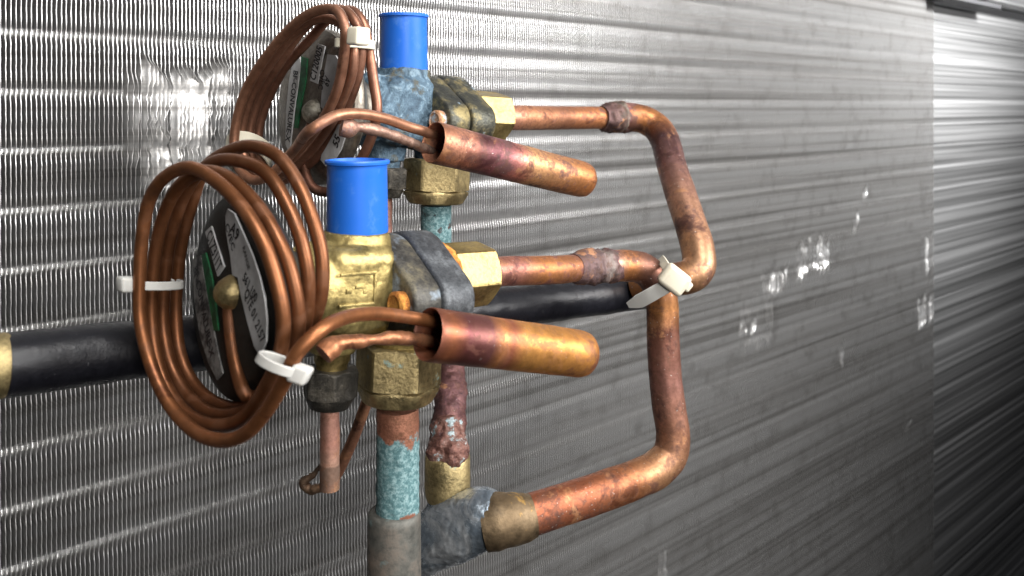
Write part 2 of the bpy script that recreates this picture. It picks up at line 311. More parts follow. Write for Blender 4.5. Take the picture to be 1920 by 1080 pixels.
# ---------------------------------------------------------------- finned coil
W0 = -N*DW
ROW = 0.0251; Z0 = -0.0196
def wall(t, z, d): return W0+A*t+Z*z-N*d               # d = depth behind the face
def px2wall(px, py):
    p = onplane(px, py, W0, N); return p.dot(A), p.z
def fins():
    pitch = 0.0019; T0, T1 = -0.06, px2wall(1752, 400)[0]; nf = int((T1-T0)/pitch)
    dz = 0.0024; w = 0.00032; V = []; Fc = []; base = 0
    depths = np.array([0.013, 0.0065, 0.0030, 0.0012, 0.0])
    patches = []
    for (x0, y0, x1, y1, amp) in ((232,130,262,320,.8),(262,125,430,345,1.7),(430,75,470,330,.5),(1495,452,1556,505,1.5),(1428,500,1480,545,1.2),(1385,600,1420,625,1.3),
                                  (1605,395,1612,430,1.3),(1618,350,1628,375,1.6),(1575,640,1583,680,1.0),(1720,560,1752,600,1.3),(1690,790,1710,800,1.2),(1236,1020,1252,1100,1.2),(1735,440,1752,500,1.0),(1600,400,1608,440,.8),(1390,560,1450,640,.5)):
        ta, za = px2wall(x0, y0); tb, zb = px2wall(x1, y1)
        patches.append((ta, tb, zb if zb < za else za, za if zb < za else zb, amp))
    for i in range(nf):
        t = T0+i*pitch+rng.normal(0, .00004)
        Yd = wall(t, 0, 0).y
        zl = -0.58*max(Yd, .33)-.03; zh = 0.118
        m = int((zh-zl)/dz); z = np.linspace(zl, zh, m)
        ph = rng.uniform(0, 6.28, 4); am = rng.normal(0, 1, 4)
        wob = (am[0]*np.sin(z*95+ph[0])+am[1]*np.sin(z*210+ph[1])+.8*am[2]*np.sin(z*430+ph[2]))*.000022
        c = ((z-Z0)/ROW); fcen = np.abs(c-np.round(c))*ROW          # distance to nearest tube row
        half = (c-np.floor(c))
        rec = .0010*np.exp(-(fcen/.0026)**2)+.00016*np.exp(-((half-.5)/.10)**2)+.00022*np.sin(half*6.283*3+1)*np.sin(half*3.14)   # front edge dips at each row
        lean = (.00012*np.exp(-((half-.13)/.075)**2)-.00012*np.exp(-((half-.88)/.07)**2)+.00004*np.sin(half*6.283*4))
        bend = np.zeros_like(z)
        for k, (ta, tb, za, zb, amp) in enumerate(patches):
            if ta-.0004 <= t <= tb+.0004:
                j1 = .009*fr((t*90, 3.1, za*50), 1, k, 3)*min(1, (zb-za)/.02); j2 = .009*fr((t*90, 7.7, zb*50), 1, k, 3)*min(1, (zb-za)/.02)
                e = np.clip((z-za+j1)/.005, 0, 1)*np.clip((zb+j2-z)/.005, 0, 1)*min(1, .25+(t-ta+.0004)/.004)*min(1, .25+(tb+.0004-t)/.004)
                bend = np.maximum(bend, e*amp*(1.2+1.3*np.array([noise.fractal((t*75, 0, q_*34), .9, 2.2, 5) for q_ in z])*1.0+.22*np.sin(z*1100+ph[3])+.18*np.sin(z*2300+ph[2])+rng.normal(0,.32)))
        cols = []
        for d in depths:
            k = (1-d/.013)
            tt = t+wob*k+lean*k**2+bend*.0012*np.clip(1-d/.0032, 0, 1)
            if d > 0: tt = tt+.00012*math.sin(d*1600)-(.00010 if d > .001 else 0)*np.ones_like(z)
            dd = d+rec*(1 if d < .002 else .3)+bend*.0004*np.clip(1-d/.0040, 0, 1)
            cols.append((tt, dd))
        tt, dd = cols[-1]; cols.append((tt+w, dd)); tt, dd = cols[0]; cols.append((tt+w, dd))
        K = len(cols); arr = np.empty((m, K, 3))
        for j, (tt, dd) in enumerate(cols):
            for q in range(2): arr[:, j, q] = W0[q]+A[q]*tt-N[q]*dd
            arr[:, j, 2] = z
        V.append(arr.reshape(-1, 3))
        a = (np.arange(m-1)[:, None]*K+np.arange(K-1)[None, :]).ravel()+base
        Fc.append(np.stack([a, a+1, a+1+K, a+K], 1)); base += m*K
    V = np.concatenate(V); Fc = np.concatenate(Fc)
    me = bpy.data.meshes.new('fin_pack'); me.vertices.add(len(V)); me.vertices.foreach_set('co', V.ravel())
    me.loops.add(Fc.size); me.loops.foreach_set('vertex_index', Fc.ravel().astype(np.int32)); me.polygons.add(len(Fc))
    me.polygons.foreach_set('loop_start', np.arange(0, Fc.size, 4, dtype=np.int32)); me.update(calc_edges=True)
    me.materials.append(FIN); me.polygons.foreach_set('use_smooth', [True]*len(Fc)); me.set_sharp_from_angle(angle=math.radians(50))
    return me
TA = px2wall(1752, 400)[0]
coil = thing('finned_coil', 'large silvery wall of thin upright aluminium fins behind all the valves and pipes', 'heat exchanger', wall(.4, -.55, 0))
o = bpy.data.objects.new('fin_pack', fins()); C.objects.link(o); o.parent = coil; o.matrix_parent_inverse = Matrix.Translation(-coil.location)
b = MB(); b.box(wall((TA-.06)/2, -.26, .0165), A*((TA+.06)/2), N*.003, Z*.378); b.build('shade_backing', DARK, coil)  # near-black sheet standing in for the shade deep between the fins
for k in range(-5, 25):
    zz = Z0-ROW*k
    if zz > .11: continue
    t0 = -.06 if zz > -.24 else max(-.06, (-zz-.24)*1.6-.02)
    b = MB(); b.tube([wall(t0, zz, .0085), wall(TA, zz, .0085)], .0036, 16, step=.5); b.build('row_tube', TUBEM, coil)

# end sheet beyond the fins, pressed with a shallow rib at each row
b = MB(); cols = []
zs = np.arange(-.82, .118, .0012)
for t in (TA+.001, TA+.10, TA+.22, TA+.40):
    ring = []
    for z in zs:
        h = ((z-Z0)/ROW) % 1
        ring.append(wall(t, float(z), .004+.0007*math.exp(-((h-.1)/.12)**2)-.0005*math.exp(-((h-.6)/.16)**2)+.0006*fr((t*.6, z*30, 0), 1, 3, 2)))
    back = [wall(t, float(z), .022) for z in reversed(zs)]
    cols.append(ring+back)
b.rings(cols); tag(b.build('end_sheet', SHEET, None, 50), 'smooth blurred ribbed metal sheet at the far right end of the finned wall', 'metal sheet')
# cabinet rail along the top of the far end
rail = thing('cabinet_rail', 'pale grey top rail with a black slot under it in the upper right corner', 'rail', wall(1.1, .14, 0))
b = MB(); b.box(wall(TA*.5+.32, .160, -.004), A*(TA*.5+.30), N*.016, Z*.032, .002); b.build('rail_face', SHEET, rail)
b = MB(); b.box(wall(TA+.055, .1205, -.013), A*.078, N*.012, Z*.0024, .0005); b.build('slot', DARK, rail)

# ---------------------------------------------------------------- expansion valves
def ink_text(txt, p0, p1, h, nrm, mb, off=.0004):
    """flat lettering from p0 towards p1 lying on the sticker plane"""
    cu = bpy.data.curves.new('t', 'FONT'); cu.body = txt; cu.size = 1.0; cu.align_y = 'CENTER'; cu.resolution_u = 2; cu.offset = .025
    ob = bpy.data.objects.new('t', cu); C.objects.link(ob); bpy.context.view_layer.update()
    me = bpy.data.meshes.new_from_object(ob.evaluated_get(bpy.context.evaluated_depsgraph_get()))
    wx = max(v.co.x for v in me.vertices); e1 = (p1-p0); L = e1.length; e1 = e1.normalized(); e2 = nrm.cross(e1).normalized()
    base = len(mb.v)
    for v in me.vertices: mb.v.append(tuple(p0+e1*(v.co.x/wx*L)+e2*(v.co.y*h)+nrm*off)); mb.al.append(0)
    for f in me.polygons: mb.f.append(tuple(base+i for i in f.vertices)); mb.mi.append(1)
    bpy.data.objects.remove(ob, do_unlink=True); bpy.data.meshes.remove(me)

def sticker(mb, pts, nrm, th=.00025):
    R0 = [p-nrm*.0003 for p in pts]; R1 = [p+nrm*th for p in pts]; mb.rings([R0, R1])

def valve(front):
    K = 1.0 if front else 1.04
    ax = (A+Vector((0, 0, -.06 if front else -.05))).normalized(); up = (Z-ax*ax.z).normalized(); w = ax.cross(up)   # w towards the viewer side?
    if w.dot(N) < 0: w = -w
    if front: O = Vector((-.0822, .253, -.0560)); lab = 'lower expansion valve with a bare brass body and blue cap, nearest the viewer'
    else: O = Vector((-.0800, .3465, .0000)); lab = 'upper expansion valve with a blue-grey corroded body and blue cap, beyond the brass one'
    L = lambda s, h=0, ww=0: O+ax*(s*K)+up*(h*K)+w*(ww*K)
    root = thing('expansion_valve', lab, 'valve', L(.056, -.045, .006), 'expansion valves on the coil')
    # power head
    b = MB(); R = .0305
    b.lathe(L(0), ax, [(-.0030*K, .0001), (-.0032*K, .006*K), (-.0034*K, .018*K), (-.0024*K, .026*K), (-.0012*K, .0283*K), (-.0004*K, R*K*.985), (.0004*K, R*K), (.0032*K, R*K), (.0040*K, R*.985*K),
                        (.0046*K, .0282*K), (.0085*K, .024*K), (.013*K, .0165*K), (.0165*K, .0125*K), (.022*K, .0112*K), (.030*K, .0112*K)], 96)
    head = b.build('power_head', HEADM if front else HEADR, root)
    nrm = -ax; fo = L(-.0036)
    q = lambda x, y: onplane(x, y, fo, nrm)
    # boss
    b = MB(); bc = q(432, 548) if front else q(588, 210)
    b.lathe(bc, nrm, [(-.004, .0052*K), (.0004, .0050*K), (.0018, .0044*K), (.0032, .0034*K), (.0042, .0020*K), (.0044, .0002)], 32, disp=lambda p: .0006*fr(p, 300))
    bo = b.build('capillary_boss', BRASSD if front else STEELW, head)
    if front:
        b = MB(); sticker(b, [q(*p) for p in ((428,392),(440,400),(458,440),(475,480),(488,520),(497,560),(501,600),(500,640),(489,667),(478,650),(464,600),(452,550),(447,520),(437,516),(433,480),(425,435),(424,405))], nrm)
        ink_text('A9', q(436,424), q(449,445), .0052, nrm, b); ink_text('CVEC', q(427,420), q(440,468), .0034, nrm, b)
        ink_text('RANGE', q(459,462), q(469,505), .0022, nrm, b)
        ink_text('561 100', q(459,517), q(483,562), .0042, nrm, b)
        ink_text('QTE 01 2157', q(463,545), q(496,640), .0046, nrm, b)
        b.build('white_sticker', [PAPER, INK], head, 30)
        b = MB(); sticker(b, [q(*p) for p in ((386,435),(397,424),(421,500),(409,518))], nrm); ink_text('C1Z311T', q(393,436), q(414,505), .0062, nrm, b); b.build('serial_strip', [PAPER, INK], head, 30)
        b = MB(); sticker(b, [q(*p) for p in ((363,485),(378,478),(384,520),(392,570),(405,640),(418,700),(408,712),(392,680),(376,630),(365,560))], nrm); ink_text('BF-CONVALURE-X', q(368,500), q(400,670), .0050, nrm, b); b.build('edge_sticker', [PAPERD, INK], head, 30)
        b = MB(); sticker(b, [q(*p) for p in ((379,478),(387,474),(398,520),(404,560),(410,620),(402,620),(393,565),(385,520))], nrm); b.build('green_stripe', GREEN, head, 30)
    else:
        b = MB(); sticker(b, [q(*p) for p in ((597,82),(610,87),(596,157),(582,151))], nrm); ink_text('C120005', q(588,150), q(602,88), .0068, nrm, b); b.build('serial_strip', [PAPER, INK], head, 30)
        b = MB(); sticker(b, [q(*p) for p in ((552,106),(562,105),(565,120),(560,160),(552,210),(546,262),(544,290),(536,270),(537,210),(543,150))], nrm); ink_text('BF-CONVALURE-X', q(556,132), q(540,266), .0055, nrm, b); b.build('edge_sticker', [PAPER, INK], head, 30)
        b = MB(); sticker(b, [q(*p) for p in ((566,106),(577,110),(574,150),(566,190),(558,240),(552,240),(557,190),(563,150))], nrm); b.build('green_stripe', GREEN, head, 30)
        b = MB(); sticker(b, [q(*p) for p in ((615,102),(630,104),(640,120),(646,160),(645,200),(636,215),(618,215),(602,200),(606,150))], nrm); ink_text('A9', q(616,145), q(612,160), .006, nrm, b); ink_text('CVEC', q(606,130), q(602,168), .005, nrm, b)
        ink_text('561 100', q(636,140), q(628,200), .005, nrm, b); b.build('white_sticker', [PAPER, INK], head, 30)
        b = MB(); sticker(b, [q(*p) for p in ((612,250),(628,235),(645,232),(650,250),(640,280),(625,305),(612,312),(602,300))], nrm); ink_text('55', q(630,275), q(636,255), .006, nrm, b); b.build('white_sticker', [PAPER, INK], head, 30)
    # body casting
    b = MB()
    b.lathe(L(.020), ax, [(0, .0125*K), (.003*K, .0148*K), (.022*K, .0150*K), (.028*K, .0142*K)], 48)
    b.box(L(.0370, .0, .001), ax*(.0120*K), up*(.0142*K), w*(.0138*K), .005*K)
    b.lathe(L(.0405, .003), up, [(0, .0140*K), (.0075*K, .0135*K), (.0115*K, .0116*K), (.0145*K, .0108*K)], 40)
    b.lathe(L(.034, -.006), -up, [(0, .0085*K), (.015*K, .0075*K)], 32)
    b.lathe(L(.056, -.004, .006), -up, [(0, .0115*K), (.018*K, .0098*K)], 40)
    if front:
        f = lambda p: .00022*fr(p, 160, 2)+.00010*fr(p, 700, 1, 3)
    else:
        f = lambda p: .0009*fr(p, 90, 2)+.0006*abs(fr(p, 330, 5, 4))
    me = remesh(b, 'valve_body', .00075, f, 5)
    link('valve_body', me, BRASS if front else BLUEC, root, 60)
    if front:                                            # raised frame with worn cast mark
        b = MB(); c0 = L(.033, .0015, .0150)
        for (dx, dy, hx, hy) in ((0, .0048, .0065, .0005), (.0062, 0, .0005, .0050), (0, -.0048, .0065, .0005)):
            b.box(c0+ax*dx+up*dy, ax*hx, up*hy, w*.0003, .0002)
        for (dx, dy, hx, hy) in ((-.0032, -.0004, .0009, .0008), (.0006, .0006, .0015, .0005), (.0026, -.0010, .0007, .0006)):
            b.box(c0+ax*dx+up*dy, ax*hx, up*hy, w*.0002, .0002)
        b.build('cast_mark', BRASS, root)
    # flange plates: hull of three circles
    def hull(sx_, shrink):
        cs = [(0, 0, .0168), (.0192, -.0035, .0090), (-.0192, .0035, .0085)]
        def outl(i):
            pts = []
            for k in range(96):
                a = 2*math.pi*k/96; n_ = (math.cos(a), math.sin(a))
                best = max(cs, key=lambda c: c[0]*n_[0]+c[1]*n_[1]+c[2])
                pts.append(((best[0]*shrink+n_[0]*(best[2]*shrink-i))*K, (best[1]*shrink+n_[1]*(best[2]*shrink-i))*K))
            return pts
        return outl
    def plate(s0, s1, shr, name, mat):
        b = MB(); bev = .0014; lv = [(s0*K, bev), (s0*K+.0004, bev*.4), (s0*K+bev, 0), (s1*K-bev, 0), (s1*K-.0004, bev*.4), (s1*K, bev)]
        b.loft(hull(0, shr), (O, ax, w, up), lv); return b.build(name, mat, root, 50)
    plate(.0460, .0570, .97, 'flange', GREY if front else FLR); plate(.0571, .0700, 1.0, 'flange', GREYB if front else FLR)
    # bolts
    for sg in (1, -1):
        b = MB(); bo_ = L(.0460, -.0035*sg, .0205*sg)
        b.lathe(bo_, -ax, [(0, .0042*K), (.0026*K, .0044*K), (.0031*K, .0040*K), (.0034*K, .0032*K), (.0030*K, .0028*K), (.0031*K, .0001)], 32, disp=lambda p: .0002*fr(p, 700))
        b.build('flange_bolt', RUST if front else RUSTW, root)
    # outlet: rusty gasket ring, nut
    b = MB(); b.lathe(L(.0695), ax, [(0, .0120*K), (.002*K, .0132*K), (.0055*K, .0128*K), (.0085*K, .0112*K)], 48, disp=lambda p: .0004*fr(p, 400)); b.build('outlet_collar', RUST if front else RUSTW, root)
    b = MB(); b.hexnut(L(.0765), ax, .0105*K, 0, .0195*K, .0011*K, .0012*K, rot=.35 if front else .28, tail=[(.0200*K, .0085*K), (.0215*K, .0075*K)], disp=lambda p: .00008*fr(p, 500)); b.build('outlet_nut', BRASSN, root)
    # bottom nuts
    b = MB(); b.hexnut(L(.056, -.0195, .006), -up, .0125*K, 0, .0135*K, .001*K, .0006*K, rot=.30 if front else .42, tail=[(.0140*K, .0140*K), (.0150*K, .0138*K), (.0185*K, .0118*K), (.0190*K, .0112*K), (.0191*K, .0080*K)], disp=lambda p: .00012*fr(p, 400)); b.build('inlet_nut', BRASSD, root)
    b = MB(); b.hexnut(L(.034, -.0260 if front else -.0235, 0), -up, .0080*K, 0, .0090*K, .0012*K, .0010*K, rot=.1, tail=[(.0095*K, .0078*K), (.0125*K, .0062*K), (.0128*K, .0045*K)], disp=lambda p: .00015*fr(p, 400)); b.build('equaliser_nut', BRASSB, root)
    b = MB(); b.lathe(L(.034, -.015), -up, [(0, .0058*K), (.0085*K, .0058*K), (.0100*K, .0050*K), (.0125*K, .0050*K)], 32); b.build('equaliser_neck', BRASSN if front else BLUEC, root)
    # cap: open-rimmed blue plastic cup
    b = MB(); cb = L(.041, .0172); r = .0099*K; H = .0238*K
    b.lathe(cb, Z, [(0, r*1.01), (.0004, r*1.02), (H-.0022, r*.985), (H-.0016, r*1.00), (H-.0013, r*1.065), (H-.0005, r*1.075), (H, r*1.05), (H+.0001, r*.93), (H-.0030, r*.91), (H-.0032, .0001)], 64)
    b.build('cap', BLUE, root)
    # sensing bulb
    if front: e0, e1, rb = P(803, 627, .2500), P(1101, 665, .2880), .00785
    else: e0, e1, rb = P(813, 267, .3180), P(1101, 339, .3680), .00785
    d = (e1-e0).normalized(); LL = (e1-e0).length
    def bd(p): return (.00012 if front else .00016)*fr(p, 120)
    b = MB(); pf = [(.0, rb*.93), (-.0003, rb*.97), (.0003, rb*1.0)]+[(LL*k/40, rb*(1-.02*k/40)) for k in range(1, 38)]+[(LL-.0035, rb*.965), (LL-.0015, rb*.91), (LL-.0004, rb*.80), (LL, rb*.55), (LL, .0002)]
    inner = [(.022, .0002), (.022, rb*.8), (.004, rb*.90), (.0006, rb*.92)]
    b.lathe(e0, d, inner+pf, 48, disp=bd)
    nv = 48; 
    for i in range(len(b.al)): 
        v = Vector(b.v[i]); b.al[i] = max(0, min(1, (v-e0).dot(d)/LL))
    if front: m = copper('bulb_copper_burnt', [(0,(.20,.07,.045)), (.07,(.30,.10,.045)), (.16,(.13,.04,.04)), (.30,(.16,.06,.055)), (.37,(.50,.20,.07)), (.42,(.34,.11,.06)), (.50,(.56,.26,.07)), (.95,(.55,.24,.06)), (1,(.45,.15,.05))], (.12,.045,.035), .12, 45, .34, .08, bump=.16, speck=.15)
    else: m = copper('bulb_copper_mottled', [(0,COP), (.16,(.55,.25,.16)), (.24,PURP), (.36,(.24,.09,.10)), (.46,(.50,.19,.15)), (.56,(.60,.32,.15)), (.75,(.50,.24,.11)), (.93,ORANGE), (1,(.5,.2,.08))], (.10,.05,.05), .55, 110, .38, .09, bump=.25, speck=.3)
    bulb = b.build('sensing_bulb', m, root, 40)
    return root, head, L, K, ax, up, w
vf, headf, Lf, Kf, axf, upf, wf = valve(True)
vr, headr, Lr, Kr, axr, upr, wr_ = valve(False)

# capillary coils (traced loops lying on real, slightly separated planes)
n2 = Vector((math.cos(math.radians(55)), math.sin(math.radians(55)), 0))
CF = P(420, 565, .243); CR = P(578, 185, .333)
def ringp(x, y, s, c): return onplane(x, y, c+n2*s, n2)
capm_f = copper('capillary_copper_front', [(0,(.34,.13,.05)), (.3,(.21,.08,.032)), (.6,(.17,.065,.027)), (1,(.22,.085,.035))], (.07,.03,.015), .02, 34, .30, .05, bump=.10)
capm_r = copper('capillary_copper_rear', [(0,(.46,.22,.13)), (.3,(.30,.145,.09)), (.6,(.32,.155,.10)), (1,(.26,.12,.08))], (.10,.045,.03), .05, 40, .32, .05, bump=.10)
loopsF = [
 (-.010, [(557,662),(537,707),(503,766),(462,812),(420,826),(370,812),(320,762),(285,690),(264,605),(262,530),(266,450),(279,378),(305,336),(353,314),(402,337),(453,387),(493,453),(518,527),(531,595),(526,660),(500,722)]),
 (-.005, [(452,786),(398,797),(345,772),(306,712),(290,650),(284,590),(286,530),(293,460),(308,400),(335,350),(378,322),(428,333),(482,385),(522,450),(548,520),(560,600),(549,662),(512,725)]),
 (0.000, [(452,772),(400,776),(355,745),(322,690),(308,630),(305,590),(308,530),(316,460),(332,400),(357,345),(392,308),(437,300),(500,325),(541,390),(567,460),(578,530),(574,600),(556,665),(520,725)]),
 (.0045, [(455,765),(398,752),(358,712),(337,660),(330,595),(332,530),(340,460),(356,395),(385,315),(428,284),(472,274),(521,293),(558,343),(584,405),(603,480),(603,545),(588,600),(560,655),(528,705),(490,742)]),
]
loopsR = [
 (-.011, [(550,283),(510,325),(475,338),(446,312),(439,262),(459,175),(508,95),(562,38),(602,18),(634,22),(647,55),(645,100),(634,162),(607,222)]),
 (-.006, [(567,272),(525,315),(485,330),(460,300),(453,255),(471,182),(514,108),(560,55),(602,34),(640,45),(661,80),(661,130),(646,177),(622,228)]),
 (-.001, [(586,278),(540,322),(500,335),(476,305),(468,255),(485,187),(524,118),(568,55),(612,20),(650,22),(673,55),(677,90),(672,137),(654,192),(628,245)]),
 (.004, [(592,296),(545,332),(510,340),(490,305),(484,255),(499,195),(532,130),(580,75),(625,28),(660,20),(682,45),(690,85),(700,150),(707,205),(700,245),(681,292),(650,338),(610,360)]),
]
def capillary(loops, c, lead, end, r, mat, par, seed):
    pts = [Vector(p) for p in lead]; n = len(loops)
    for li, (s, lp) in enumerate(loops):
        s2 = loops[li+1][0] if li+1 < n else s
        for i, (x, y) in enumerate(lp):
            q = i/len(lp); ss = s+(s2-s)*max(0, (q-.75)/.25)
            pts.append(ringp(x, y, ss, c))
    pts += [Vector(p) for p in end]
    b = MB(); b.tube(pts, r, 14, step=.0018); return b.build('capillary_tube', mat, par, 60)
PB = lambda x, y, Y: P(x, y, Y)
p0 = ringp(557, 662, -.010, CF)
capillary(loopsF, CF, [PB(838,606,.262), PB(810,602,.2560), PB(760,594,.2480), PB(706,588,.2380), PB(652,594,.2260), PB(600,620,.2130)], [PB(462,742,.236), PB(447,705,.240), PB(436,650,.2435), PB(430,590,.2475), PB(430,566,.2490)], .00192, capm_f, vf, 1)
capillary(loopsR, CR, [PB(830,256,.332), PB(808,250,.3250), PB(767,238,.3170), PB(717,221,.3050), PB(667,213,.2950), PB(627,218,.2880), PB(587,241,.2830)], [PB(585,350,.335), PB(570,310,.339), PB(578,250,.341), PB(588,222,.342)], .00195, capm_r, vr, 2)
# short pinched process tubes that leave the bulbs
def stub(pts, r, mat, par, ends):
    b = MB(); b.tube(pts, r, 16, step=.0008, disp=lambda p, a: .0003*fr(p, 350)); b.build('process_tube', mat, par, 60)
stub([PB(842,650,.262), PB(815,642,.2580), PB(775,636,.2500), PB(735,634,.2440), PB(700,637,.2400), PB(670,640,.2370), PB(640,643,.2345), PB(620,652,.2325), PB(606,664,.231)], [.0019,.0019,.0019,.0020,.0014,.0020,.0021,.0032,.0030], copper('stub_copper', [(0,BROWN), (1,(.5,.21,.10))], DARKB, .4, 120, .36), vf, 0)
stub([PB(835,295,.335), PB(800,280,.3240), PB(765,265,.3160), PB(730,252,.3080), PB(700,243,.3020), PB(672,238,.2980), PB(655,240,.2960), PB(640,237,.295)], [.0018,.0018,.0018,.0019,.0022,.0017,.0036,.0034], copper('stub_copper_dull', [(0,(.30,.22,.17)), (1,(.44,.26,.20))], (.12,.07,.06), .5, 150, .42), vr, 0)

# ---------------------------------------------------------------- pipes
def rough(amp, sc, off=0): return lambda p, a: amp*fr(p, sc, off)
# front outlet pipe
pf = thing('copper_pipe', 'copper pipe from the lower valve, dropping down its elbow to the bottom tee', 'pipe', P(1255, 890, .372), 'copper pipes')
j0 = Lf(.094)
fp = [j0, Lf(.105), P(1040,506,.340), P(1090,502,.352)]
b = MB(); b.tube(fp, .0056, 24, disp=rough(.00012, 200)); b.build('outlet_pipe', copper('pipe_short_front', [(0,(.42,.20,.14)), (.3,(.36,.15,.11)), (.55,ORANGE), (1,COP)], PURP, .6, 95, .40, .12, speck=.35), pf, 60)
b = MB(); b.tube([P(1074,503,.348), P(1092,502,.353), P(1112,501,.357), P(1140,500,.363), P(1168,497,.370)], [.0058,.0072,.0076,.0070,.0067], 36, step=.0005, disp=lambda p, a: (.0016*fr(p, 210, 1)+.0005*fr(p, 600, 2))*math.sin(math.pi*min(1, a*1.15)) ); b.build('brazed_joint', copper('joint_purple', [(0,PURPL), (.4,(.13,.09,.09)), (.55,(.26,.22,.20)), (.65,(.15,.09,.09)), (1,PURP)], (.07,.055,.05), .6, 140, .5, .1, metal=.6, bump=.7), pf, 60)
loop = [P(1130,500,.361), P(1175,498,.3700), P(1205,503,.3740), P(1228,524,.3755), P(1240,560,.3755), P(1243,620,.3750), P(1247,700,.3740), P(1255,768,.3730), P(1262,815,.3725), P(1256,853,.3710), P(1230,880,.3670), P(1188,900,.3610), P(1120,925,.3540), P(1040,951,.3470), P(985,969,.3430), P(960,978,.341)]
rl = [.0067,.0068,.0069,.0070,.0070,.0071,.0072,.0073,.0074,.0076,.0077,.0078,.0079,.0080,.0081,.0081]
b = MB(); b.tube(loop, rl, 32, disp=rough(.00018, 90)); b.build('bent_pipe', copper('pipe_loop_front', [(0,(.34,.22,.20)), (.05,ORANGE), (.10,(.20,.09,.06)), (.18,(.15,.065,.045)), (.23,(.46,.20,.07)), (.28,(.22,.09,.06)), (.42,(.30,.14,.11)), (.55,(.36,.17,.10)), (.64,(.42,.22,.11)), (.72,(.40,.16,.07)), (.84,(.36,.12,.06)), (1,(.34,.11,.055))], (.10,.045,.035), .5, 75, .36, .05, speck=.55), pf, 60)
# rear outlet pipe
pr = thing('copper_pipe', 'topmost copper pipe, bending down at far right and back into the black foam', 'pipe', P(1310, 520, .41), 'copper pipes')
k0 = Lr(.094)
b = MB(); b.tube([k0, Lr(.105), P(1060,221,.452), P(1150,221,.478)], .0062, 24, disp=rough(.00012, 200)); b.build('outlet_pipe', copper('pipe_short_rear', [(0,(.50,.24,.17)), (.25,(.55,.25,.13)), (.5,COP), (.75,(.48,.19,.08)), (1,ORANGE)], (.15,.06,.05), .42, 85, .38, .10, speck=.35), pr, 60)
b = MB(); b.tube([P(1128,221,.470), P(1142,221,.473), P(1157,220,.477), P(1172,220,.480), P(1192,220,.482)], [.0066,.0086,.0090,.0084,.0080], 36, step=.0005, disp=lambda p, a: (.0018*fr(p, 200, 4)+.0006*fr(p, 560, 2))*math.sin(math.pi*min(1, .1+a))); b.build('brazed_joint', copper('joint_dark', [(0,PURPL), (.4,(.14,.09,.08)), (.52,(.24,.21,.17)), (.62,PURP), (1,(.25,.12,.10))], (.07,.06,.05), .6, 140, .5, .1, metal=.6, bump=.7), pr, 60)
b = MB(); b.tube([P(1165,221,.479), P(1200,222,.4815), P(1228,236,.4800), P(1246,262,.4720), P(1259,310,.4580), P(1278,370,.4420), P(1298,430,.4280), P(1309,470,.4200), P(1310,500,.4150), P(1296,517,.4120), P(1265,524,.4130), P(1230,531,.4180), P(1195,539,.424)], [.0079,.0079,.0080,.0080,.0080,.0081,.0081,.0082,.0082,.0080,.0079,.0078,.0078], 32, disp=rough(.00018, 80)); b.build('bent_pipe', copper('pipe_loop_rear', [(0,COP), (.10,ORANGE), (.17,(.50,.21,.09)), (.24,(.13,.065,.065)), (.36,(.20,.10,.09)), (.50,(.40,.21,.14)), (.66,(.42,.22,.12)), (.78,(.36,.20,.11)), (.88,(.40,.17,.05)), (1,(.3,.13,.05))], (.10,.045,.04), .5, 62, .34, .06, speck=.45), pr, 60)
# black foam covered pipe
hose = thing('insulated_pipe', 'thick pipe in black foam running behind the valves to the left edge', 'pipe', P(300, 650, .29))
D2 = .283
def hp(x, y):
    u = (x-CX)/F; return P(x, y, D2/(A.x-0+0*u-u*A.y) if False else D2/(math.cos(TH)-math.sin(TH)*u))
b = MB(); b.tube([hp(8,684), hp(300,650), hp(600,617), hp(900,580), hp(1080,560), hp(1210,545)], .0092, 32, step=.002, disp=lambda p, a: .0004*fr(p, 40)+.0002*fr(p, 220)); b.build('foam_sleeve', FOAM, hose, 60)
b = MB(); b.tube([hp(-160,704), hp(-40,690), hp(3,685), hp(30,682)], [.0088,.0088,.0094,.0085], 32, step=.001); b.build('fitting_end', BRASSD, hose, 60)
# front inlet riser (green crust) with grey sleeve
c = Lf(.056, -.035, .006)
ri = thing('copper_pipe', 'green-crusted upright copper pipe under the lower brass nut, foot in grey socket', 'pipe', c-Z*.12, 'copper pipes')
xy = c.copy(); zt = c.z; Yc = c.y
def V_(c, py): return Vector((c.x-.0006*0, c.y, -(py-HOR)/F*c.y))
b = MB(); b.tube([V_(c, 765), V_(c, 800), V_(c, 880), V_(c, 975)], .0070, 36, step=.0007, disp=lambda p, a: .00022*fr(p, 300)+.0005*sm(.2, .4, a)*abs(fr(p, 420, 3))); b.build('riser', copper('riser_green', [(0,(.42,.19,.12)), (1,(.36,.15,.10))], BROWN, .3, 110, .5, .1, teal=(.20, .95), bump=.7), ri, 60)
c2 = c+Vector((-.0012, 0, 0))
b = MB(); b.lathe(V_(c2, 955), -Z, [(0,.0068),(0.0002,.0078),(.0010,.0087),(.003,.0089),(.02,.0090),(.05,.0091)], 40, disp=lambda p: .0001*fr(p, 200)); b.build('socket', metal('socket_grey', [(.25,(.06,.065,.06)), (.5,(.13,.125,.11)), (.72,(.24,.18,.14))], 45, .55, .5, .3, extra=((.14,.27,.28), .56, .70, 60)), ri, 60)
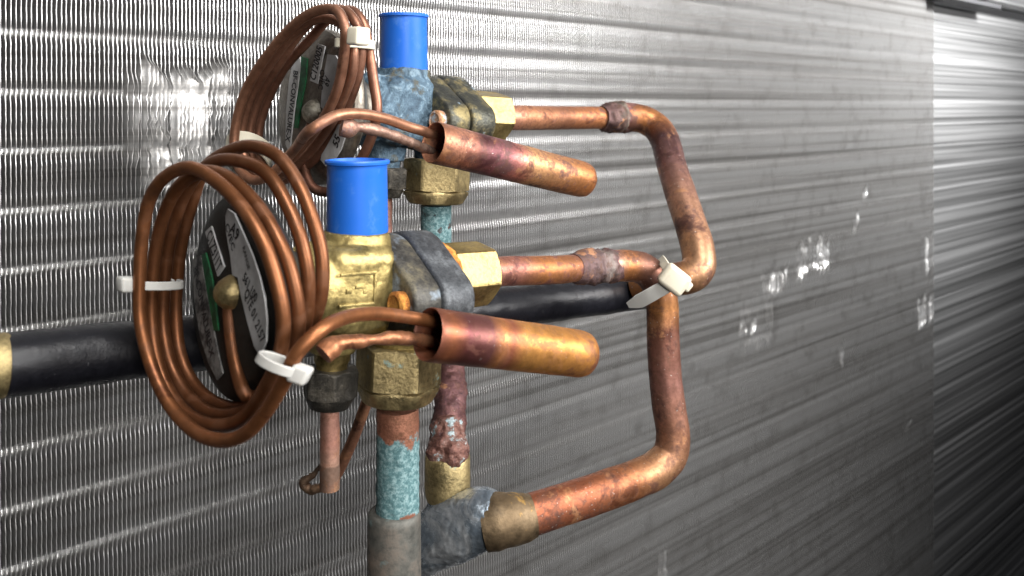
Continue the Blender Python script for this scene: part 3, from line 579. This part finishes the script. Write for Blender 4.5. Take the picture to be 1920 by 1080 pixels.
# rear inlet riser
cr = Lr(.056, -.034, .006)
rr = thing('copper_pipe', 'teal and purple crusted upright pipe behind the lower valve, rising from the tee', 'pipe', P(840, 860, .352), 'copper pipes')
b = MB(); b.tube([V_(cr, 385), V_(cr, 430), V_(cr, 470), P(837,560,.3925), P(841,640,.384), P(844,700,.376), P(843,760,.364), P(840,830,.354), P(839,870,.350)], .0068, 32, step=.0008, disp=lambda p, a: .0003*fr(p, 250)+(.0009*fr(p, 170, 2)+.0003*abs(fr(p, 500)) if a > .55 else 0)+.0004*abs(fr(p, 400))); b.build('riser', copper('riser_teal_purple', [(0,TEAL), (.5,(.2,.10,.09)), (.62,(.15,.065,.06)), (.80,(.17,.08,.085)), (.93,(.14,.06,.05)), (1,(.26,.13,.10))], (.06,.025,.03), .6, 130, .42, .06, teal=(-.5, .26), metal=.7, bump=.9, speck=.3), rr, 60)
# braze lump at the tee top
tee = thing('tee_fitting', 'silvery soldered tee fitting with brass sockets at the bottom, behind the grey socket', 'pipe fitting', P(850, 985, .352))
b = MB()
for (x, y, Y, r) in ((838,844,.350,.0078),(826,850,.348,.0056),(850,848,.347,.0062),(844,828,.352,.0071),(860,852,.348,.0034),(838,808,.355,.0071),(817,854,.350,.0044)):
    b.lathe(P(x, y, Y)-Z*r, Z, [(r*(1-math.cos(a)), max(.0001, r*math.sin(a))) for a in [math.pi*k/12 for k in range(13)]], 24)
me = remesh(b, 'braze_lump', .0006, lambda p: .0009*fr(p, 230, 8)+.0004*fr(p, 700, 3), 3)
link('braze_lump', me, metal('braze_crust', [(.30,(.05,.02,.02)), (.48,(.18,.08,.06)), (.56,(.20,.12,.10)), (.60,(.34,.42,.44)), (.72,(.45,.50,.52))], 150, .45, .4, .7), tee, 70)
tb = P(839, 850, .350)
b = MB(); b.lathe(tb, -Z, [(0,.0070),(.0003,.0086),(.0012,.0092),(.012,.0094),(.0165,.0092),(.0185,.0086),(.0190,.0070)], 44, disp=lambda p: .00016*fr(p, 260)); b.build('brass_socket', BRASSD, tee, 50)
b = MB(); 
b.lathe(tb-Z*.017, -Z, [(0,.0076),(.004,.0082),(.014,.0090)], 40)
b.tube([P(935,965,.3380), P(900,972,.3400), P(860,988,.3430), P(815,1010,.3460), P(770,1040,.350), P(735,1075,.355)], [.0098,.0118,.0128,.0118,.0108,.0104], 36, step=.001)
me = remesh(b, 'tee_body', .0008, lambda p: .0003*fr(p, 110, 1)+.0005*abs(fr(Vector((p.x, p.y, p.z*.35)), 420, 2)), 8)
link('tee_body', me, SOLDER, tee, 70)
b = MB(); b.tube([P(998,966,.3410), P(982,970,.3400), P(955,974,.3385), P(928,977,.3380), P(908,981,.3380)], [.0084, .0093, .0100, .0107, .0106], 40, step=.0006, disp=rough(.0003, 150)); b.build('brass_socket', metal('socket_brass_scorched', [(.3,(.07,.05,.03)), (.48,(.20,.14,.08)), (.56,(.20,.14,.08)), (.60,(.48,.29,.09))], 60, .48, .75, .3, dist=.4), tee, 50)
# equaliser pipes
ce = Lf(.034, -.037)
eq = thing('copper_pipe', 'thin pink pipe stub hanging from the lower black nut, with dark hooked end', 'pipe', V_(ce, 915), 'copper pipes')
b = MB(); b.tube([V_(ce, 742), V_(ce, 800), V_(ce, 870), V_(ce, 905), V_(ce, 917)], .00315, 20, disp=rough(.00015, 300)); b.build('stub_pipe', copper('eq_pink', [(0,(.50,.27,.21)), (.5,(.42,.21,.16)), (.72,(.50,.30,.22)), (.74,(.25,.16,.12)), (1,(.24,.15,.11))], BROWN, .3, 100, .45, .03), eq, 60)
b = MB(); b.tube([V_(ce, 872)+Vector((-.0030,.0006,0)), V_(ce, 893)+Vector((-.0056,.001,0)), V_(ce, 910)+Vector((-.0088,.002,0)), V_(ce, 922)+Vector((-.0070,.002,0)), V_(ce, 912)+Vector((-.0020,0,0))], [.0006,.0009,.0018,.0016,.0016], 12, step=.0006, disp=rough(.0005, 400)); b.build('hooked_end', copper('eq_dark', [(0,(.03,.025,.02)), (1,(.25,.16,.10))], (.02,.015,.01), .5, 200, .5), eq, 60)
ob = MB(); ob.tube([P(704,690,.322), P(695,730,.322), P(678,780,.322), P(660,828,.322), P(640,872,.322), P(622,905,.322)], .0022, 14, disp=rough(.0001, 100)); tag(ob.build('copper_pipe', copper('slant_copper', [(0,(.36,.17,.10)), (1,(.22,.10,.06))], DARKB, .25, 90, .34), None, 60), 'thin slanting brown copper pipe between the pink stub and the green-crusted pipe', 'pipe', 'copper pipes')
cq = Lr(.034, -.034)
ob = MB(); ob.tube([V_(cq, 350), V_(cq, 400), V_(cq, 450), V_(cq, 520), V_(cq, 600)], .0032, 18, disp=rough(.0003, 260)); tag(ob.build('copper_pipe', copper('eq_rear', [(0,(.38,.20,.16)), (1,(.34,.18,.15))], (.18,.10,.09), .45, 150, .5), None, 60), 'short dull pink copper pipe right beside the lower blue cap, under a black nut', 'pipe', 'copper pipes')

# ---------------------------------------------------------------- zip ties
def strip(mb, pts, wd, width, th, closed=False, taper=None):
    c, ks = catmull(pts, .0006); m = len(c)
    if closed: c = c[:-1]; m -= 1
    R = []
    for i in range(m):
        t = ((c[(i+1) % m]-c[i-1]) if closed else (c[min(i+1, m-1)]-c[max(i-1, 0)])).normalized()
        wv = wd[0].lerp(wd[1], i/(m-1)) if isinstance(wd, tuple) else wd
        wv = (wv-t*wv.dot(t)).normalized(); nn = t.cross(wv); hw = width/2*(taper(i/(m-1)) if taper else 1); ht = th/2
        e = ht*.5
        R.append([c[i]+wv*x+nn*y for x, y in ((hw-e, ht), (hw, ht-e), (hw, -ht+e), (hw-e, -ht), (-hw+e, -ht), (-hw, -ht+e), (-hw, ht-e), (-hw+e, ht))])
    mb.rings(R, closed=closed)
def tie(pa, pb, minor, wd, label, mat, width=.0032, th=.0010, head=None, headsz=(.0032,.0030,.0024), extra=None, ext=None, name='zip_tie'):
    mid = (pa+pb)/2; mj = (pb-pa)/2; root = thing(name, label, 'zip tie', mid, 'white nylon zip ties')
    pts = [mid+mj*math.cos(a)+minor*math.sin(a) for a in [2*math.pi*k/20 for k in range(21)]]
    b = MB(); strip(b, pts, wd, width, th, closed=True); 
    if extra: extra(b)
    b.build('strap', mat, root, 40)
    if head is not None:
        hx = mj.normalized(); hz = wd.normalized(); hy = hx.cross(hz).normalized()
        if hy.y > 0: hy = -hy
        b = MB(); b.box(head, hx*headsz[0], hz*headsz[1], hy*headsz[2], .0009)
        b.build('tie_head', mat, root, 40)
    return root
sa = ringp(250, 534, -.011, CF); sb = ringp(340, 532, .004, CF); mn = (sb-sa).cross(Z).normalized()*.0042
tie(sa, sb, mn, Z, 'small white zip tie round the left side of the nearer copper coil', NYLON, width=.0025, th=.0008, head=sa-(sb-sa).normalized()*.0012-mn*.3, headsz=(.0026,.0023,.0022))
sa = ringp(492, 664, -.012, CF); sb = ringp(566, 690, -.007, CF); tdir = Vector((.45, 0, .9)); mn = Vector((-.25,.9,0))*.0045
tie(sa+Vector((-.0005,-.002,0)), sb+Vector((0,-.003,0)), mn, tdir, 'zip tie low on the nearer copper coil, beside the black nut', NYLON, width=.0025, th=.0008, head=sb+Vector((.0006,-.0042,-.0002)), headsz=(.0024,.0023,.0020))
sa = ringp(634, 80, -.012, CR); sb = ringp(696, 86, .006, CR); mn = (sb-sa).cross(Z).normalized()*.0046
tie(sa, sb, mn, Z+A*.08, 'white zip tie at top of the farther copper coil, by upper blue cap', NYLONY, head=P(672, 68, sa.y-.008), headsz=(.0036,.0032,.0026), width=.0034)
sa = ringp(424, 275, -.010, CR); sb = ringp(508, 306, .006, CR); mn = (sb-sa).cross(Z).normalized()*.006
tie(sa, sb, mn+Z*.006, Z*1.0+A*.3, 'broad off-white tie band round lower left of the farther copper coil', NYLONY, width=.0062, th=.0010)
# tie joining the two bends
root = thing('zip_tie', 'cream zip tie with chunky head and loose tail clamping two pipe bends', 'zip tie', P(1262, 526, .362), 'white nylon zip ties')
wd = (P(1,0,.36)-P(0,0,.36)).normalized()*.45-Z*.9
b = MB(); strip(b, [P(1178,572,.3690), P(1196,566,.3655), P(1222,552,.3610), P(1248,537,.3590), P(1262,528,.3590)], wd*-1, .0060, .0010, taper=lambda q: .45+.55*min(1, q*4))
b.build('tail', NYLON, root, 40)
wd2 = (P(1,0,.36)-P(0,0,.36)).normalized()*.7+Z*.7
b = MB(); strip(b, [P(1262,520,.3600), P(1252,505,.3640), P(1243,491,.3720), P(1238,486,.3860), P(1242,500,.398), P(1250,515,.400)], wd2, .0040, .0010); b.build('strap', NYLONY, root, 40)
hc = P(1264, 524, .3580); ex = (P(1,0,.36)-P(0,0,.36)).normalized(); a = math.radians(-38)
hx = ex*math.cos(a)+Z*math.sin(a); hz = -ex*math.sin(a)+Z*math.cos(a); hy = Vector((0,-1,0))
b = MB(); b.box(hc, hx*.0060, hz*.0050, hy*.0032, .0020); b.box(hc+hx*.0052+hz*.0012, hx*.0024, hz*.0022, hy*.0022, .0010); b.build('tie_head', NYLONY, root, 40)
